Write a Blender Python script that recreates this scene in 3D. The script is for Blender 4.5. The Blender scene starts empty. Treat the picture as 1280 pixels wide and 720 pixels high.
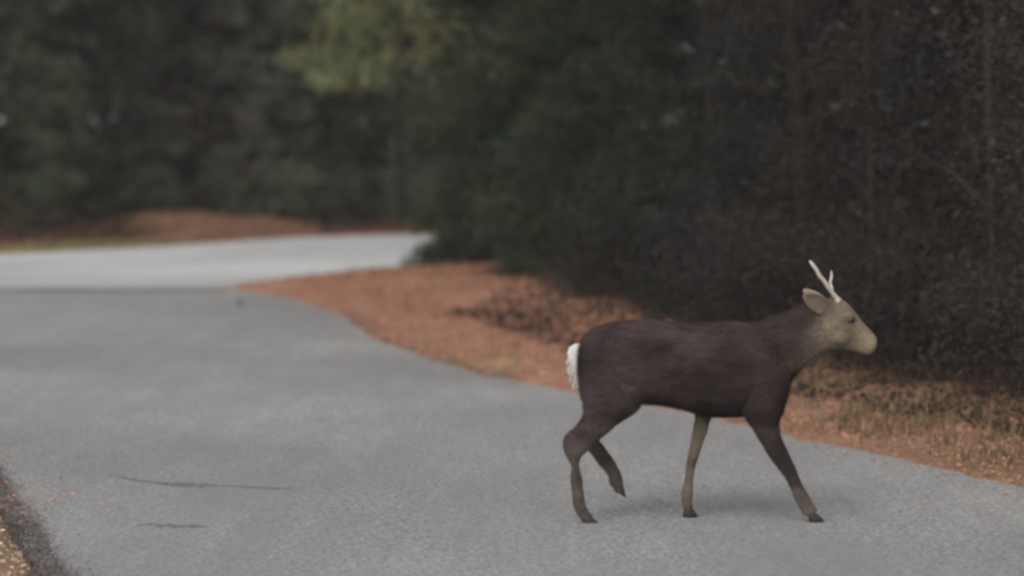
import bpy, bmesh, math, random
import numpy as np
from mathutils import Vector

SC = bpy.context.scene
COL = SC.collection
R = math.radians
random.seed(7)
rng = np.random.default_rng(7)

# ------------------------------------------------------------------ camera
CAM_H = 1.614
cd = bpy.data.cameras.new('camera')
cam = bpy.data.objects.new('camera', cd)
COL.objects.link(cam)
cam.location = (0, 0, CAM_H)
cam.rotation_euler = (R(90 - 3.22), 0, 0)
cd.sensor_width = 36
cd.lens = 104.96
cd.clip_start = 0.1
cd.clip_end = 3000
cd.dof.use_dof = True
cd.dof.focus_distance = 11.9
cd.dof.aperture_fstop = 1.6
SC.camera = cam

# ------------------------------------------------------------------ sky, sun, exposure
SUN_EL, SUN_AZ = R(42), R(205)
w = bpy.data.worlds.new('World')
SC.world = w
w.use_nodes = True
nt = w.node_tree
nt.nodes.clear()
sky = nt.nodes.new('ShaderNodeTexSky')
sky.sky_type = 'NISHITA'
sky.sun_disc = False
sky.sun_elevation = SUN_EL
sky.sun_rotation = SUN_AZ
sky.dust_density = 4.0
hs = nt.nodes.new('ShaderNodeHueSaturation')
hs.inputs['Saturation'].default_value = 0.22
bg = nt.nodes.new('ShaderNodeBackground')
bg.inputs['Strength'].default_value = 0.10
wo = nt.nodes.new('ShaderNodeOutputWorld')
nt.links.new(sky.outputs[0], hs.inputs['Color'])
nt.links.new(hs.outputs[0], bg.inputs['Color'])
nt.links.new(bg.outputs[0], wo.inputs['Surface'])
sl = bpy.data.lights.new('sun', 'SUN')
sl.energy = 0.5
sl.angle = R(70)
sl.color = (1.0, 0.96, 0.90)
sun = bpy.data.objects.new('sun', sl)
COL.objects.link(sun)
# light comes from azimuth SUN_AZ (clockwise from +Y)
dvec = Vector((math.sin(SUN_AZ) * math.cos(SUN_EL), math.cos(SUN_AZ) * math.cos(SUN_EL), math.sin(SUN_EL)))
sun.rotation_euler = dvec.to_track_quat('Z', 'Y').to_euler()
SC.view_settings.view_transform = 'Standard'
SC.view_settings.look = 'None'
SC.view_settings.gamma = 1
SC.view_settings.exposure = 0.6
SC.cycles.use_denoising = True
SC.cycles.max_bounces = 5
SC.cycles.diffuse_bounces = 3
SC.cycles.transmission_bounces = 3
SC.cycles.glossy_bounces = 2
SC.cycles.filter_width = 3.0

# ------------------------------------------------------------------ helpers
def tag(o, label=None, cat=None, group=None, kind=None):
    if label: o['label'] = label
    if cat: o['category'] = cat
    if group: o['group'] = group
    if kind: o['kind'] = kind
    return o

def empty(name, loc=(0, 0, 0)):
    o = bpy.data.objects.new(name, None)
    COL.objects.link(o)
    o.location = loc
    o.empty_display_size = 0.2
    return o

def mesh_obj(name, verts, faces, mat, parent=None, colors=None, smooth=False):
    verts = np.asarray(verts, dtype=np.float32)
    me = bpy.data.meshes.new(name)
    if isinstance(faces, np.ndarray):
        n, k = faces.shape
        me.vertices.add(len(verts))
        me.vertices.foreach_set('co', verts.ravel())
        me.loops.add(n * k)
        me.loops.foreach_set('vertex_index', faces.astype(np.int32).ravel())
        me.polygons.add(n)
        me.polygons.foreach_set('loop_start', np.arange(0, n * k, k, dtype=np.int32))
        me.update(calc_edges=True)
    else:
        me.from_pydata([tuple(map(float, v)) for v in verts], [], faces)
    if colors is not None:
        a = me.color_attributes.new('tint', 'FLOAT_COLOR', 'POINT')
        c = np.ones((len(verts), 4), dtype=np.float32)
        c[:, :3] = colors
        a.data.foreach_set('color', c.ravel())
    if smooth:
        me.polygons.foreach_set('use_smooth', np.ones(len(me.polygons), dtype=bool))
    me.materials.append(mat)
    me.update()
    o = bpy.data.objects.new(name, me)
    COL.objects.link(o)
    if parent: o.parent = parent
    return o

# tileless value noise in numpy, for heights and colour patches
_perm = rng.random((256, 256))
def vnoise(x, y, s):
    x = np.asarray(x) / s + 1000.3; y = np.asarray(y) / s + 1000.7
    xi = np.floor(x).astype(int); yi = np.floor(y).astype(int)
    fx = x - xi; fy = y - yi
    fx = fx * fx * (3 - 2 * fx); fy = fy * fy * (3 - 2 * fy)
    g = lambda a, b: _perm[a % 256, b % 256]
    return (g(xi, yi) * (1 - fx) + g(xi + 1, yi) * fx) * (1 - fy) + (g(xi, yi + 1) * (1 - fx) + g(xi + 1, yi + 1) * fx) * fy
def fbm(x, y, s):
    return (vnoise(x, y, s) + .5 * vnoise(x, y, s / 2.1) + .25 * vnoise(x, y, s / 4.3)) / 1.75

# ------------------------------------------------------------------ materials
class NG:
    def __init__(self, name):
        self.m = bpy.data.materials.new(name)
        self.m.use_nodes = True
        self.t = self.m.node_tree
        self.b = self.t.nodes['Principled BSDF']
        self.out = self.t.nodes['Material Output']
    def n(self, typ, **kw):
        x = self.t.nodes.new(typ)
        for k, v in kw.items():
            if k in x.inputs.keys(): x.inputs[k].default_value = v
            else: setattr(x, k, v)
        return x
    def l(self, a, b): self.t.links.new(a, b)
    def noise(self, scale, detail=4, rough=.6, vec=None):
        x = self.n('ShaderNodeTexNoise')
        x.inputs['Scale'].default_value = scale
        x.inputs['Detail'].default_value = detail
        x.inputs['Roughness'].default_value = rough
        if vec is not None: self.l(vec, x.inputs['Vector'])
        return x.outputs['Fac']
    def ramp(self, fac, stops):
        x = self.n('ShaderNodeValToRGB')
        e = x.color_ramp.elements
        while len(e) < len(stops): e.new(0.5)
        for i, (p, c) in enumerate(stops):
            e[i].position = p
            e[i].color = (*c, 1) if len(c) == 3 else c
        self.l(fac, x.inputs['Fac'])
        return x.outputs['Color']
    def mix(self, a, b, fac=1.0, mode='MIX'):
        x = self.n('ShaderNodeMix', data_type='RGBA', blend_type=mode)
        if isinstance(fac, (int, float)): x.inputs[0].default_value = fac
        else: self.l(fac, x.inputs[0])
        for s, v in ((6, a), (7, b)):
            if isinstance(v, tuple): x.inputs[s].default_value = (*v, 1)
            else: self.l(v, x.inputs[s])
        return x.outputs[2]
    def pos(self):
        return self.n('ShaderNodeNewGeometry').outputs['Position']
    def tint(self):
        return self.n('ShaderNodeAttribute', attribute_name='tint').outputs['Color']
    def bump(self, h, strength, dist=0.01):
        x = self.n('ShaderNodeBump')
        x.inputs['Strength'].default_value = strength
        x.inputs['Distance'].default_value = dist
        self.l(h, x.inputs['Height'])
        self.l(x.outputs[0], self.b.inputs['Normal'])

def road_material(name, base, dark, stain, fade_grey=None):
    g = NG(name); p = g.pos()
    mq = g.n('ShaderNodeMapping'); mq.inputs['Scale'].default_value = (1, .2, 1); g.l(p, mq.inputs['Vector'])
    c1 = g.ramp(g.noise(4.5, 5, .65, mq.outputs[0]), [(.3, dark), (.7, base)])
    c2 = g.ramp(g.noise(42, 3, .7, p), [(.34, (.55, .54, .53)), (.5, (1, 1, 1)), (.66, (1.35, 1.35, 1.33))])
    c = g.mix(c1, c2, .72, 'MULTIPLY')
    c = g.mix(c, g.ramp(g.noise(.22, 3, .5, p), [(.38, (.80, .80, .81)), (.62, (1.07, 1.07, 1.06))]), 1.0, 'MULTIPLY')  # broad tone patches painted in for the bushes' shade on the road
    v = g.n('ShaderNodeTexVoronoi'); v.inputs['Scale'].default_value = 75; g.l(p, v.inputs['Vector'])
    c3 = g.ramp(v.outputs['Color'], [(.15, (.50, .49, .48)), (.6, (1, 1, 1)), (.95, (1.35, 1.34, 1.30))])
    c = g.mix(c, c3, .65, 'MULTIPLY')
    mp = g.n('ShaderNodeMapping'); mp.inputs['Scale'].default_value = (1, .22, 1); g.l(p, mp.inputs['Vector'])
    st = g.ramp(g.noise(1.3, 6, .7, mp.outputs[0]), [(.45, (0, 0, 0)), (.75, (1, 1, 1))])
    c = g.mix(c, stain, st)
    if fade_grey:                                               # painted sky reflection fades to grey towards the near edge
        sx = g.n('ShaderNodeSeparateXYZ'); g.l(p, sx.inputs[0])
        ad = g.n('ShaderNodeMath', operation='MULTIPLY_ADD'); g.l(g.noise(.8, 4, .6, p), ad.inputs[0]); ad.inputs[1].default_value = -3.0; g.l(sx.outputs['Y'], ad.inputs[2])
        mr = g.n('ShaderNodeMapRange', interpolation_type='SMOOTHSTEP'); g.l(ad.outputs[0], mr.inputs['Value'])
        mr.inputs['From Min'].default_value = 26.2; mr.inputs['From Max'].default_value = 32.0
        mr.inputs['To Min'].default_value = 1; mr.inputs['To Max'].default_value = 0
        c = g.mix(c, fade_grey, mr.outputs[0])
    g.l(c, g.b.inputs['Base Color'])
    g.b.inputs['Roughness'].default_value = .82
    g.b.inputs['Specular IOR Level'].default_value = .35
    g.bump(g.noise(90, 3, .6, p), .5, .006)
    return g.m

M = {}
M['road'] = road_material('weathered_asphalt', (.385, .379, .374), (.318, .314, .312), (.255, .252, .252))
M['far_road'] = road_material('sky_paled_road', (.68, .68, .68), (.60, .605, .605), (.56, .565, .57), (.41, .41, .41))  # far road's sky reflection and open light painted into its base colour
M['tar'] = road_material('dark_seam', (.24, .235, .232), (.185, .182, .182), (.20, .197, .197))

g = NG('soil_and_litter'); p = g.pos()
c = g.mix(g.tint(), g.ramp(g.noise(16, 5, .7, p), [(.28, (.45, .42, .40)), (.5, (1, 1, 1)), (.75, (1.35, 1.3, 1.2))]), .85, 'MULTIPLY')
c = g.mix(c, g.ramp(g.noise(55, 3, .7, p), [(.3, (.6, .58, .55)), (.55, (1, 1, 1)), (.8, (1.3, 1.25, 1.15))]), .7, 'MULTIPLY')
g.l(c, g.b.inputs['Base Color']); g.b.inputs['Roughness'].default_value = .95
g.b.inputs['Specular IOR Level'].default_value = .1
g.bump(g.noise(30, 4, .7, p), .8, .03)
M['ground'] = g.m

def leafy(name, trans=.35):
    g = NG(name)
    t = g.tint()
    g.l(t, g.b.inputs['Base Color'])
    g.b.inputs['Roughness'].default_value = .7
    g.b.inputs['Specular IOR Level'].default_value = .10
    tr = g.n('ShaderNodeBsdfTranslucent'); g.l(t, tr.inputs['Color'])
    mx = g.n('ShaderNodeMixShader'); mx.inputs[0].default_value = trans
    g.l(g.b.outputs[0], mx.inputs[1]); g.l(tr.outputs[0], mx.inputs[2])
    g.l(mx.outputs[0], g.out.inputs['Surface'])
    return g.m
M['leaf'] = leafy('leaf')
M['litter'] = leafy('dead_leaf', .1)
M['grass'] = leafy('grass_blade', .2)

g = NG('bark'); p = g.pos()
c = g.ramp(g.noise(14, 6, .7, p), [(.3, (.030, .024, .020)), (.7, (.075, .062, .052))])
g.l(c, g.b.inputs['Base Color']); g.b.inputs['Roughness'].default_value = .95
g.bump(g.noise(25, 4, .7, p), .9, .02)
M['bark'] = g.m

g = NG('deer_coat'); 
tc = g.n('ShaderNodeTexCoord'); mp = g.n('ShaderNodeMapping'); mp.inputs['Scale'].default_value = (.55, 1, 1.0)
g.l(tc.outputs['Object'], mp.inputs['Vector'])
c = g.mix(g.tint(), g.ramp(g.noise(9, 5, .7, mp.outputs[0]), [(.3, (.72, .70, .70)), (.5, (1, 1, 1)), (.72, (1.28, 1.25, 1.2))]), .9, 'MULTIPLY')
c = g.mix(c, g.ramp(g.noise(160, 3, .7, mp.outputs[0]), [(.3, (.6, .6, .6)), (.5, (1, 1, 1)), (.72, (1.4, 1.4, 1.4))]), .8, 'MULTIPLY')
g.l(c, g.b.inputs['Base Color']); g.b.inputs['Roughness'].default_value = .9
g.b.inputs['Specular IOR Level'].default_value = .12
g.b.inputs['Sheen Weight'].default_value = .12
g.bump(g.noise(140, 4, .7, mp.outputs[0]), .7, .006)
M['coat'] = g.m

M['hair'] = leafy('deer_hair', .15)

def plain(name, col, rough=.6, nscale=40, amt=.25, spec=.3):
    g = NG(name)
    tc = g.n('ShaderNodeTexCoord')
    lo = tuple(x * (1 - amt) for x in col); hi = tuple(min(1, x * (1 + amt)) for x in col)
    g.l(g.ramp(g.noise(nscale, 4, .6, tc.outputs['Object']), [(.3, lo), (.7, hi)]), g.b.inputs['Base Color'])
    g.b.inputs['Roughness'].default_value = rough
    g.b.inputs['Specular IOR Level'].default_value = spec
    g.bump(g.noise(nscale * 2, 3, .6, tc.outputs['Object']), .3, .004)
    return g.m
M['antler'] = plain('antler_bone', (.55, .50, .42), .6)
M['hoof'] = plain('hoof_horn', (.030, .027, .025), .45)
M['white_fur'] = plain('white_fur', (.60, .58, .55), .95, 60, .12, .1)
M['eye'] = plain('eye', (.012, .010, .009), .12, 10, .1, .5)
M['nose'] = plain('nose_skin', (.10, .088, .075), .6)
M['stone'] = plain('stone', (.07, .065, .06), .9)
M['brown_leaf'] = plain('curled_leaf', (.13, .075, .06), .85)

# ------------------------------------------------------------------ road outlines (metres, camera at the origin looking along +Y)
right_edge = [(3.0, -6), (3.1, 4), (2.9, 9), (2.25, 13.1), (1.46, 15.2), (.9, 16.6), (.29, 17.9), (-.2, 18.9), (-.86, 21.4), (-1.37, 24.5),
              (-2.0, 27.2), (-2.62, 28.4)]
left_edge = [(-1.1, -6), (-1.25, 4), (-1.45, 8), (-1.66, 10.5), (-2.35, 13.3), (-3.6, 17.5), (-5.0, 21.5), (-7.5, 25.5), (-11, 28.4)]
far_near = [(-2.70, 28.4), (-2.62, 29.3), (-2.2, 30.6), (-.8, 33.2), (.8, 36.0), (3.2, 38.6), (7, 41.0), (14, 43), (26, 44.5)]
far_far = [(26, 51), (13, 49.5), (6, 47.5), (2.6, 43.6), (.2, 42.2), (-1.46, 41.9), (-2.97, 41.0), (-4.5, 38.2), (-6.15, 35.9), (-9.3, 33.0), (-14, 30.5), (-24, 28.5)]
west_near = [(-24, 23.5), (-16, 25.5), (-11, 28.4)]

def wobble(pts, amp, step=.18, seed=1):
    r = random.Random(seed); out = []
    for (x0, y0), (x1, y1) in zip(pts[:-1], pts[1:]):
        L = math.hypot(x1 - x0, y1 - y0); n = max(1, int(L / step))
        for i in range(n):
            t = i / n
            nx, ny = -(y1 - y0) / L, (x1 - x0) / L
            x, y = x0 + (x1 - x0) * t, y0 + (y1 - y0) * t
            a = amp * (2 * float(fbm(x * 1.0 + seed * 7, y, .55)) - 1) + r.uniform(-amp, amp) * .25
            out.append((x + nx * a, y + ny * a))
    out.append(pts[-1]); return out

def poly_sheet(name, pts, z, mat, parent=None, thick=0.06):
    bm = bmesh.new()
    vs = [bm.verts.new((x, y, z)) for x, y in pts]
    f = bm.faces.new(vs)
    if f.normal.z < 0: f.normal_flip()
    bm.normal_update()
    bmesh.ops.triangulate(bm, faces=bm.faces[:], ngon_method='EAR_CLIP')
    ret = bmesh.ops.extrude_face_region(bm, geom=bm.faces[:])
    for v in ret['geom']:
        if isinstance(v, bmesh.types.BMVert): v.co.z -= thick
    bmesh.ops.recalc_face_normals(bm, faces=bm.faces[:])
    me = bpy.data.meshes.new(name); bm.to_mesh(me); bm.free()
    me.materials.append(mat)
    o = bpy.data.objects.new(name, me); COL.objects.link(o)
    if parent: o.parent = parent
    return o

re_w = wobble(right_edge, .10, seed=2); le_w = wobble(left_edge, .09, seed=3)
fn_w = wobble(far_near, .10, seed=4); ff_w = wobble(far_far, .08, seed=5)
near_poly = re_w + le_w[::-1]
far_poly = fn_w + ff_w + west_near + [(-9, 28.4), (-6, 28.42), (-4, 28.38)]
road = tag(poly_sheet('road', near_poly, 0.0, M['road']), 'grey weathered asphalt road the deer is crossing', kind='structure')
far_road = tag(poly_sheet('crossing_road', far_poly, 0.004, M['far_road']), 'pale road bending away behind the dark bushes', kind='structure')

def ribbon(name, pts, wfun, z, mat, parent):
    vs = []; n = len(pts)
    for i, (x, y) in enumerate(pts):
        a = pts[max(0, i - 1)]; b = pts[min(n - 1, i + 1)]
        dx, dy = b[0] - a[0], b[1] - a[1]; L = math.hypot(dx, dy) or 1
        ww = wfun(i / (n - 1))
        vs += [(x - dy / L * ww, y + dx / L * ww, z), (x + dy / L * ww, y - dx / L * ww, z)]
    fs = [(2 * i, 2 * i + 1, 2 * i + 3, 2 * i + 2) for i in range(n - 1)]
    return mesh_obj(name, vs, fs, mat, parent)
seam = [(-11 + .12 * i, 28.36 + .10 * (float(fbm(i * .12, 3, .8)) - .5)) for i in range(70)]
ribbon('joint', seam, lambda t: .05 + .16 * float(vnoise(t * 40, 1, 3.)), .009, M['tar'], road)
r = random.Random(5)
def crack(x0, y0, x1, y1, ww, n=40):
    vs = []; off = 0
    for i in range(n):
        t = i / (n - 1); off += r.uniform(-.02, .02); off *= .9
        x = x0 + (x1 - x0) * t; y = y0 + (y1 - y0) * t + off
        k = ww * (math.sin(math.pi * t) ** .6 + .02) * (.25 + 1.3 * float(vnoise(t * 60 + x0 * 9, 5, 2.)))
        vs += [(x, y + k, .0012), (x, y - k * float(.6 + .8 * vnoise(t * 35, 9, 1.)), .0012)]
    mesh_obj('crack', vs, [(2 * i, 2 * i + 1, 2 * i + 3, 2 * i + 2) for i in range(n - 1)], M['tar'], road)
crack(-1.84, 13.50, -1.60, 13.25, .035)
crack(-1.595, 13.25, -1.30, 13.12, .075)
crack(-1.295, 13.12, -.95, 13.02, .03)
crack(-1.50, 11.85, -1.20, 11.75, .05)

# ------------------------------------------------------------------ ground
def seg_dist(P, poly):
    d = np.full(len(P), 1e9); inside = np.zeros(len(P), bool)
    n = len(poly)
    for i in range(n):
        a = np.array(poly[i]); b = np.array(poly[(i + 1) % n]); ab = b - a
        L2 = (ab ** 2).sum()
        if L2 < 1e-12: continue
        t = np.clip(((P - a) @ ab) / L2, 0, 1)
        q = P - (a + t[:, None] * ab)
        d = np.minimum(d, np.hypot(q[:, 0], q[:, 1]))
        c = ((a[1] > P[:, 1]) != (b[1] > P[:, 1]))
        with np.errstate(divide='ignore', invalid='ignore'):
            xi = (b[0] - a[0]) * (P[:, 1] - a[1]) / (b[1] - a[1]) + a[0]
        inside ^= c & (P[:, 0] < xi)
    return d, inside
coarse_near = right_edge + left_edge[::-1]
coarse_far = far_near + far_far + west_near
def road_dist(P):
    d1, i1 = seg_dist(P, coarse_near); d2, i2 = seg_dist(P, coarse_far)
    d = np.minimum(d1, d2); ins = i1 | i2
    return np.where(ins, -d, d)
def sstep(x, a, b):
    t = np.clip((x - a) / (b - a), 0, 1); return t * t * (3 - 2 * t)
def height(x, y, d=None):
    x = np.asarray(x, float); y = np.asarray(y, float)
    if d is None: d = road_dist(np.stack([x.ravel(), y.ravel()], 1)).reshape(x.shape)
    h = -.05 + .066 * sstep(d, -.25, .12)
    h = h + sstep(d, .0, 3.0) * (.08 + .10 * fbm(x, y, 2.0)) + sstep(d, .05, .6) * .05 * fbm(x + 9, y, .5)
    # mound of leaf litter at the far side
    h = h + (.10 + .20 * fbm(x, y, .8)) * np.exp(-(((x + 4.5) / 1.3) ** 2 + ((y - 41.3) / 1.0) ** 2)) * sstep(d, .1, 1.0)
    h = h + .10 * np.exp(-(((x + 3.5) / .8) ** 2 + ((y - 42.0) / .7) ** 2)) * sstep(d, .1, 1.0)
    h = h + .25 * sstep(y, 44, 52) * sstep(d, .5, 4)
    return h

RED = np.array((.38, .20, .14)); ORANGE = np.array((.44, .26, .175)); TAN = np.array((.34, .235, .135))
DARK = np.array((.040, .028, .022)); GOLD = np.array((.30, .25, .11)); BROWN = np.array((.105, .062, .042)); DIRT = np.array((.085, .07, .062))
def ground_color(x, y, d):
    n = fbm(x, y, .8)[:, None]; n2 = fbm(x + 40, y, .28)[:, None]
    c = RED * (1 - n) + ORANGE * n
    # right verge near the deer's head: tan dry grass country
    k = (sstep(x, .9, 2.2) * (1 - sstep(y, 19, 21)))[:, None]
    c = c * (1 - k * .75) + (TAN * .62 + BROWN * .38) * k * .75
    # near left corner
    k = ((x < 0) & (y < 20))[:, None]
    c = np.where(k, TAN * (.8 + .6 * n), c)
    # far left strip
    k = (sstep(-x, 4.0, 5.2) * sstep(y, 30, 34) * (1 - sstep(d, .35, .7)))[:, None]
    c = c * (1 - k) + GOLD * k
    # far bank, browner, under the trees
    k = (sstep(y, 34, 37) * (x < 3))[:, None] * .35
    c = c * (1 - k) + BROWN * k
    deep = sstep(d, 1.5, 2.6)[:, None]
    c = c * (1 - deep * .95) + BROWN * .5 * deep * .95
    edge = (1 - sstep(d, .02, .22))[:, None] * .55 * (x < 0)[:, None] * (y < 25)[:, None]
    c = c * (1 - edge) + DIRT * edge
    return c * (.75 + .5 * n2)

def axis(lo, hi, fine_lo, fine_hi, fs, cs):
    a = [v for v in np.arange(lo, fine_lo, cs)] + [v for v in np.arange(fine_lo, fine_hi, fs)] + [v for v in np.arange(fine_hi, hi + cs, cs)]
    return np.array(a)
xs = np.concatenate([[-1500, -600, -250, -120, -60], axis(-36, 36, -9, 6, .1, 1.5), [60, 120, 250, 600, 1500]])
ys = np.concatenate([[-1500, -500, -150, -50, -20], axis(-8, 80, 8, 50, .12, 1.5), [110, 180, 400, 900, 2200]])
X, Y = np.meshgrid(xs, ys)
P = np.stack([X.ravel(), Y.ravel()], 1)
D = road_dist(P)
Z = height(P[:, 0], P[:, 1], D)
nx, ny = len(xs), len(ys)
ii = np.arange(nx - 1)[None, :] + np.arange(ny - 1)[:, None] * nx
ii = ii.ravel()
F = np.stack([ii, ii + 1, ii + 1 + nx, ii + nx], 1)
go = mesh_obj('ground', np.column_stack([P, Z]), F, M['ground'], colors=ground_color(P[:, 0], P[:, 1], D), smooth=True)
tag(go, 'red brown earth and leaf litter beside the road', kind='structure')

# ------------------------------------------------------------------ leaf clouds
def leaf_cloud(C, size, tint, aspect=.5, flat=0.0, jitter=.35, dirs=None, fold=.25):
    """C (n,3) centres -> folded leaves of 4 vertices and 2 triangles"""
    n = len(C)
    s = size * rng.uniform(.6, 1.35, (n, 1))
    a = rng.normal(size=(n, 3)) if dirs is None else dirs + rng.normal(size=(n, 3)) * .45
    a[:, 2] *= (1 - flat)
    a /= np.linalg.norm(a, axis=1, keepdims=True) + 1e-9
    b = rng.normal(size=(n, 3)); b -= (b * a).sum(1, keepdims=True) * a
    b /= np.linalg.norm(b, axis=1, keepdims=True) + 1e-9
    c = np.cross(a, b)
    v0 = C - a * s * .5; v2 = C + a * s * .5
    v1 = C + b * s * aspect * .5 + c * s * fold * .3; v3 = C - b * s * aspect * .5 + c * s * fold * .3
    V = np.stack([v0, v1, v2, v3], 1).reshape(-1, 3)
    i0 = np.arange(n) * 4
    F = np.stack([np.stack([i0, i0 + 1, i0 + 2], 1), np.stack([i0, i0 + 2, i0 + 3], 1)], 1).reshape(-1, 3)
    col = tint * rng.uniform(1 - jitter, 1 + jitter, (n, 1)) if tint.ndim == 2 else np.tile(tint, (n, 1)) * rng.uniform(1 - jitter, 1 + jitter, (n, 1))
    return V, F, np.repeat(np.clip(col, 0, 1), 4, 0)

def merge(parts):
    Vs, Fs, Cs = [], [], []; o = 0
    for V, F, C in parts:
        Vs.append(V); Fs.append(F + o); Cs.append(C); o += len(V)
    return np.concatenate(Vs), np.concatenate(Fs), np.concatenate(Cs)

def tube(pts, rads, k=7):
    pts = [Vector(p) for p in pts]; V = []; F = []
    for i, p in enumerate(pts):
        t = (pts[min(i + 1, len(pts) - 1)] - pts[max(0, i - 1)]).normalized()
        u = t.cross(Vector((0, 1, 0.01))).normalized(); v = t.cross(u)
        for j in range(k):
            a = 2 * math.pi * j / k
            V.append(p + (u * math.cos(a) + v * math.sin(a)) * rads[i])
    for i in range(len(pts) - 1):
        for j in range(k):
            F.append((i * k + j, i * k + (j + 1) % k, (i + 1) * k + (j + 1) % k, (i + 1) * k + j))
    return [tuple(v) for v in V], F

def woody(name, x, y, h, rad, limbs, parent, mat, rr, lean=0, spread=1.0, start=.12):
    """trunk with limbs, one mesh; returns branch points (local)"""
    V, F, tips = [], [], []
    def add(pts, rads, k=7):
        v, f = tube(pts, rads, k); o = len(V)
        V.extend(v); F.extend([tuple(a + o for a in q) for q in f])
    n = 9; tp = []
    for i in range(n):
        t = i / (n - 1)
        tp.append((lean * t + .06 * math.sin(3 * t + x) * h * .3, .05 * math.cos(4 * t + y) * h * .3, -.15 + t * (h + .15)))
    tr = [rad * (1.25 if i == 0 else (1 - .85 * i / (n - 1))) for i in range(n)]
    add(tp, tr, 9)
    for l in range(limbs):
        t = start + (1 - start) * (l + rr.random()) / limbs * .96
        i = min(n - 2, int(t * (n - 1))); f = t * (n - 1) - i
        b = Vector(tp[i]).lerp(Vector(tp[i + 1]), f)
        a = l * 2.4 + rr.uniform(-.5, .5); L = spread * rr.uniform(.55, 1.05)
        rise = rr.uniform(.1, .75)
        q = [b]
        for s in range(1, 5):
            u = s / 4
            q.append(b + Vector((math.cos(a) * L * u + rr.uniform(-.05, .05), math.sin(a) * L * u + rr.uniform(-.05, .05), rise * L * u * (1.1 - .45 * u) + rr.uniform(-.04, .04))))
        r0 = rad * (1 - .8 * t) * .42 + .004
        add(q, [r0, r0 * .8, r0 * .6, r0 * .42, r0 * .2], 5)
        tips += q[2:]
        for s in (2, 3, 4):
            for _ in range(2):
                e = q[s] + Vector((rr.uniform(-.4, .4), rr.uniform(-.4, .4), rr.uniform(-.15, .4))) * spread * .6
                add([q[s], q[s].lerp(e, .5) + Vector((0, 0, .03)), e], [r0 * .3, r0 * .2, r0 * .08], 4)
                tips.append(e)
    o = mesh_obj('trunk', V, F, mat, parent, smooth=True)
    return [Vector(t) for t in tips]

def plant(name, label, cat, x, y, h, rad, tint, leaf=.05, n=22000, trunk=.07, limbs=30, clump=.22, zlo=.05, seed=0,
          group=None, profile='bush', aspect=.5, droop=0.0, upper=2600, jitter=.28, hue=.24, tall=None, gap=.0):
    """a shrub or small tree: dense up to h (what the lens sees); 'tall' adds the crown above"""
    rr = random.Random(seed)
    z0 = float(height(np.array([x]), np.array([y]))[0])
    root = empty(name, (x, y, z0))
    tag(root, label, cat, group)
    H = tall or h
    tips = woody(name, x, y, H * .9, trunk, limbs, root, M['bark'], rr, lean=rr.uniform(-.2, .2), spread=rad, start=.06 if profile == 'bush' else .2)
    # clump centres: spread through the crown volume, biased outward, uneven outline
    parts = []
    nc = int(150 * (rad * rad * h) / 4) + 60
    th = rng.uniform(0, 2 * np.pi, nc); zz = rng.uniform(zlo, h, nc)
    if profile == 'bush':
        prof = .55 + .45 * np.sin(np.clip((zz - zlo) / (h - zlo), 0, 1) * 2.2 + .55)
    elif profile == 'cone':
        prof = 1.05 - .55 * (zz / H)
    else:
        prof = np.ones(nc)
    lump = .78 + .34 * np.sin(th * 3 + zz * 2.3 + seed) * np.cos(zz * 3.1 + th * 1.7 + seed * 2)
    rr_ = rad * prof * lump * rng.uniform(.25, 1.0, nc) ** .45
    CC = np.column_stack([rr_ * np.cos(th), rr_ * np.sin(th), zz])
    T = np.array([tuple(t) for t in tips if zlo <= t.z <= h + .5])
    if len(T): CC = np.concatenate([CC, T])
    if profile != 'open':                                   # low skirt of branches down to the ground
        ns = int((230 if y < 24 else 120) * rad) ; th = rng.uniform(0, 2 * np.pi, ns); r_s = rad * rng.uniform(.55, .98, ns)
        CC = np.concatenate([CC, np.column_stack([r_s * np.cos(th), r_s * np.sin(th), rng.uniform(.0, .75, ns) ** 1.2])])
    if gap > 0: CC = CC[rng.random(len(CC)) > gap]
    cs = clump * rng.uniform(.5, 1.4, len(CC))
    # natural leaf hue differs from spray to spray
    ct = np.tile(np.array(tint), (len(CC), 1)) * rng.uniform(1 - hue, 1 + hue * 1.3, (len(CC), 1))
    ct[:, 0] *= rng.uniform(.82, 1.25, len(CC)); ct[:, 2] *= rng.uniform(.8, 1.2, len(CC))
    w_ = cs ** 2; pick = rng.choice(len(CC), n, p=w_ / w_.sum())
    off = rng.normal(size=(n, 3)); off /= np.linalg.norm(off, axis=1, keepdims=True); off *= rng.random((n, 1)) ** .4
    off[:, 2] *= .6
    L = CC[pick] + off * cs[pick][:, None]
    if droop: L[:, 2] -= droop * (off[:, 0] ** 2 + off[:, 1] ** 2) * cs[pick]
    kk = L[:, 2] > -.12; L = L[kk]; pick = pick[kk]
    outd = L.copy() + 1e-6; outd[:, 2] = -.3 - droop; outd /= np.linalg.norm(outd, axis=1, keepdims=True) + 1e-9
    parts.append(leaf_cloud(L, leaf, ct[pick], aspect, dirs=outd, jitter=jitter))
    if tall and tall > h:
        m = upper; th = rng.uniform(0, 2 * np.pi, m); zz = rng.uniform(h * .85, tall, m)
        t = (zz - h * .85) / (tall - h * .85)
        r2 = rad * 1.35 * np.sqrt(rng.random(m)) * (1 - t * .75) * (.8 + .4 * np.sin(th * 3 + zz))
        U = np.column_stack([r2 * np.cos(th), r2 * np.sin(th), zz])
        parts.append(leaf_cloud(U, leaf * 3.2, np.tile(np.array(tint), (m, 1)), .6, jitter=jitter))
    V, F, C = merge(parts)
    mesh_obj('crown', V, F, M['leaf'], root, colors=C)
    return root

GREEN = (.060, .072, .045); DGREEN = (.042, .046, .038); GREYG = (.145, .165, .118); YELG = (.29, .31, .16); FGREEN = (.112, .130, .088)
RUSS = (.15, .12, .10); THICK = (.056, .048, .044); BLUEG = (.038, .042, .040); OLIVE = (.125, .145, .090); THICK2 = (.068, .059, .053)

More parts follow.
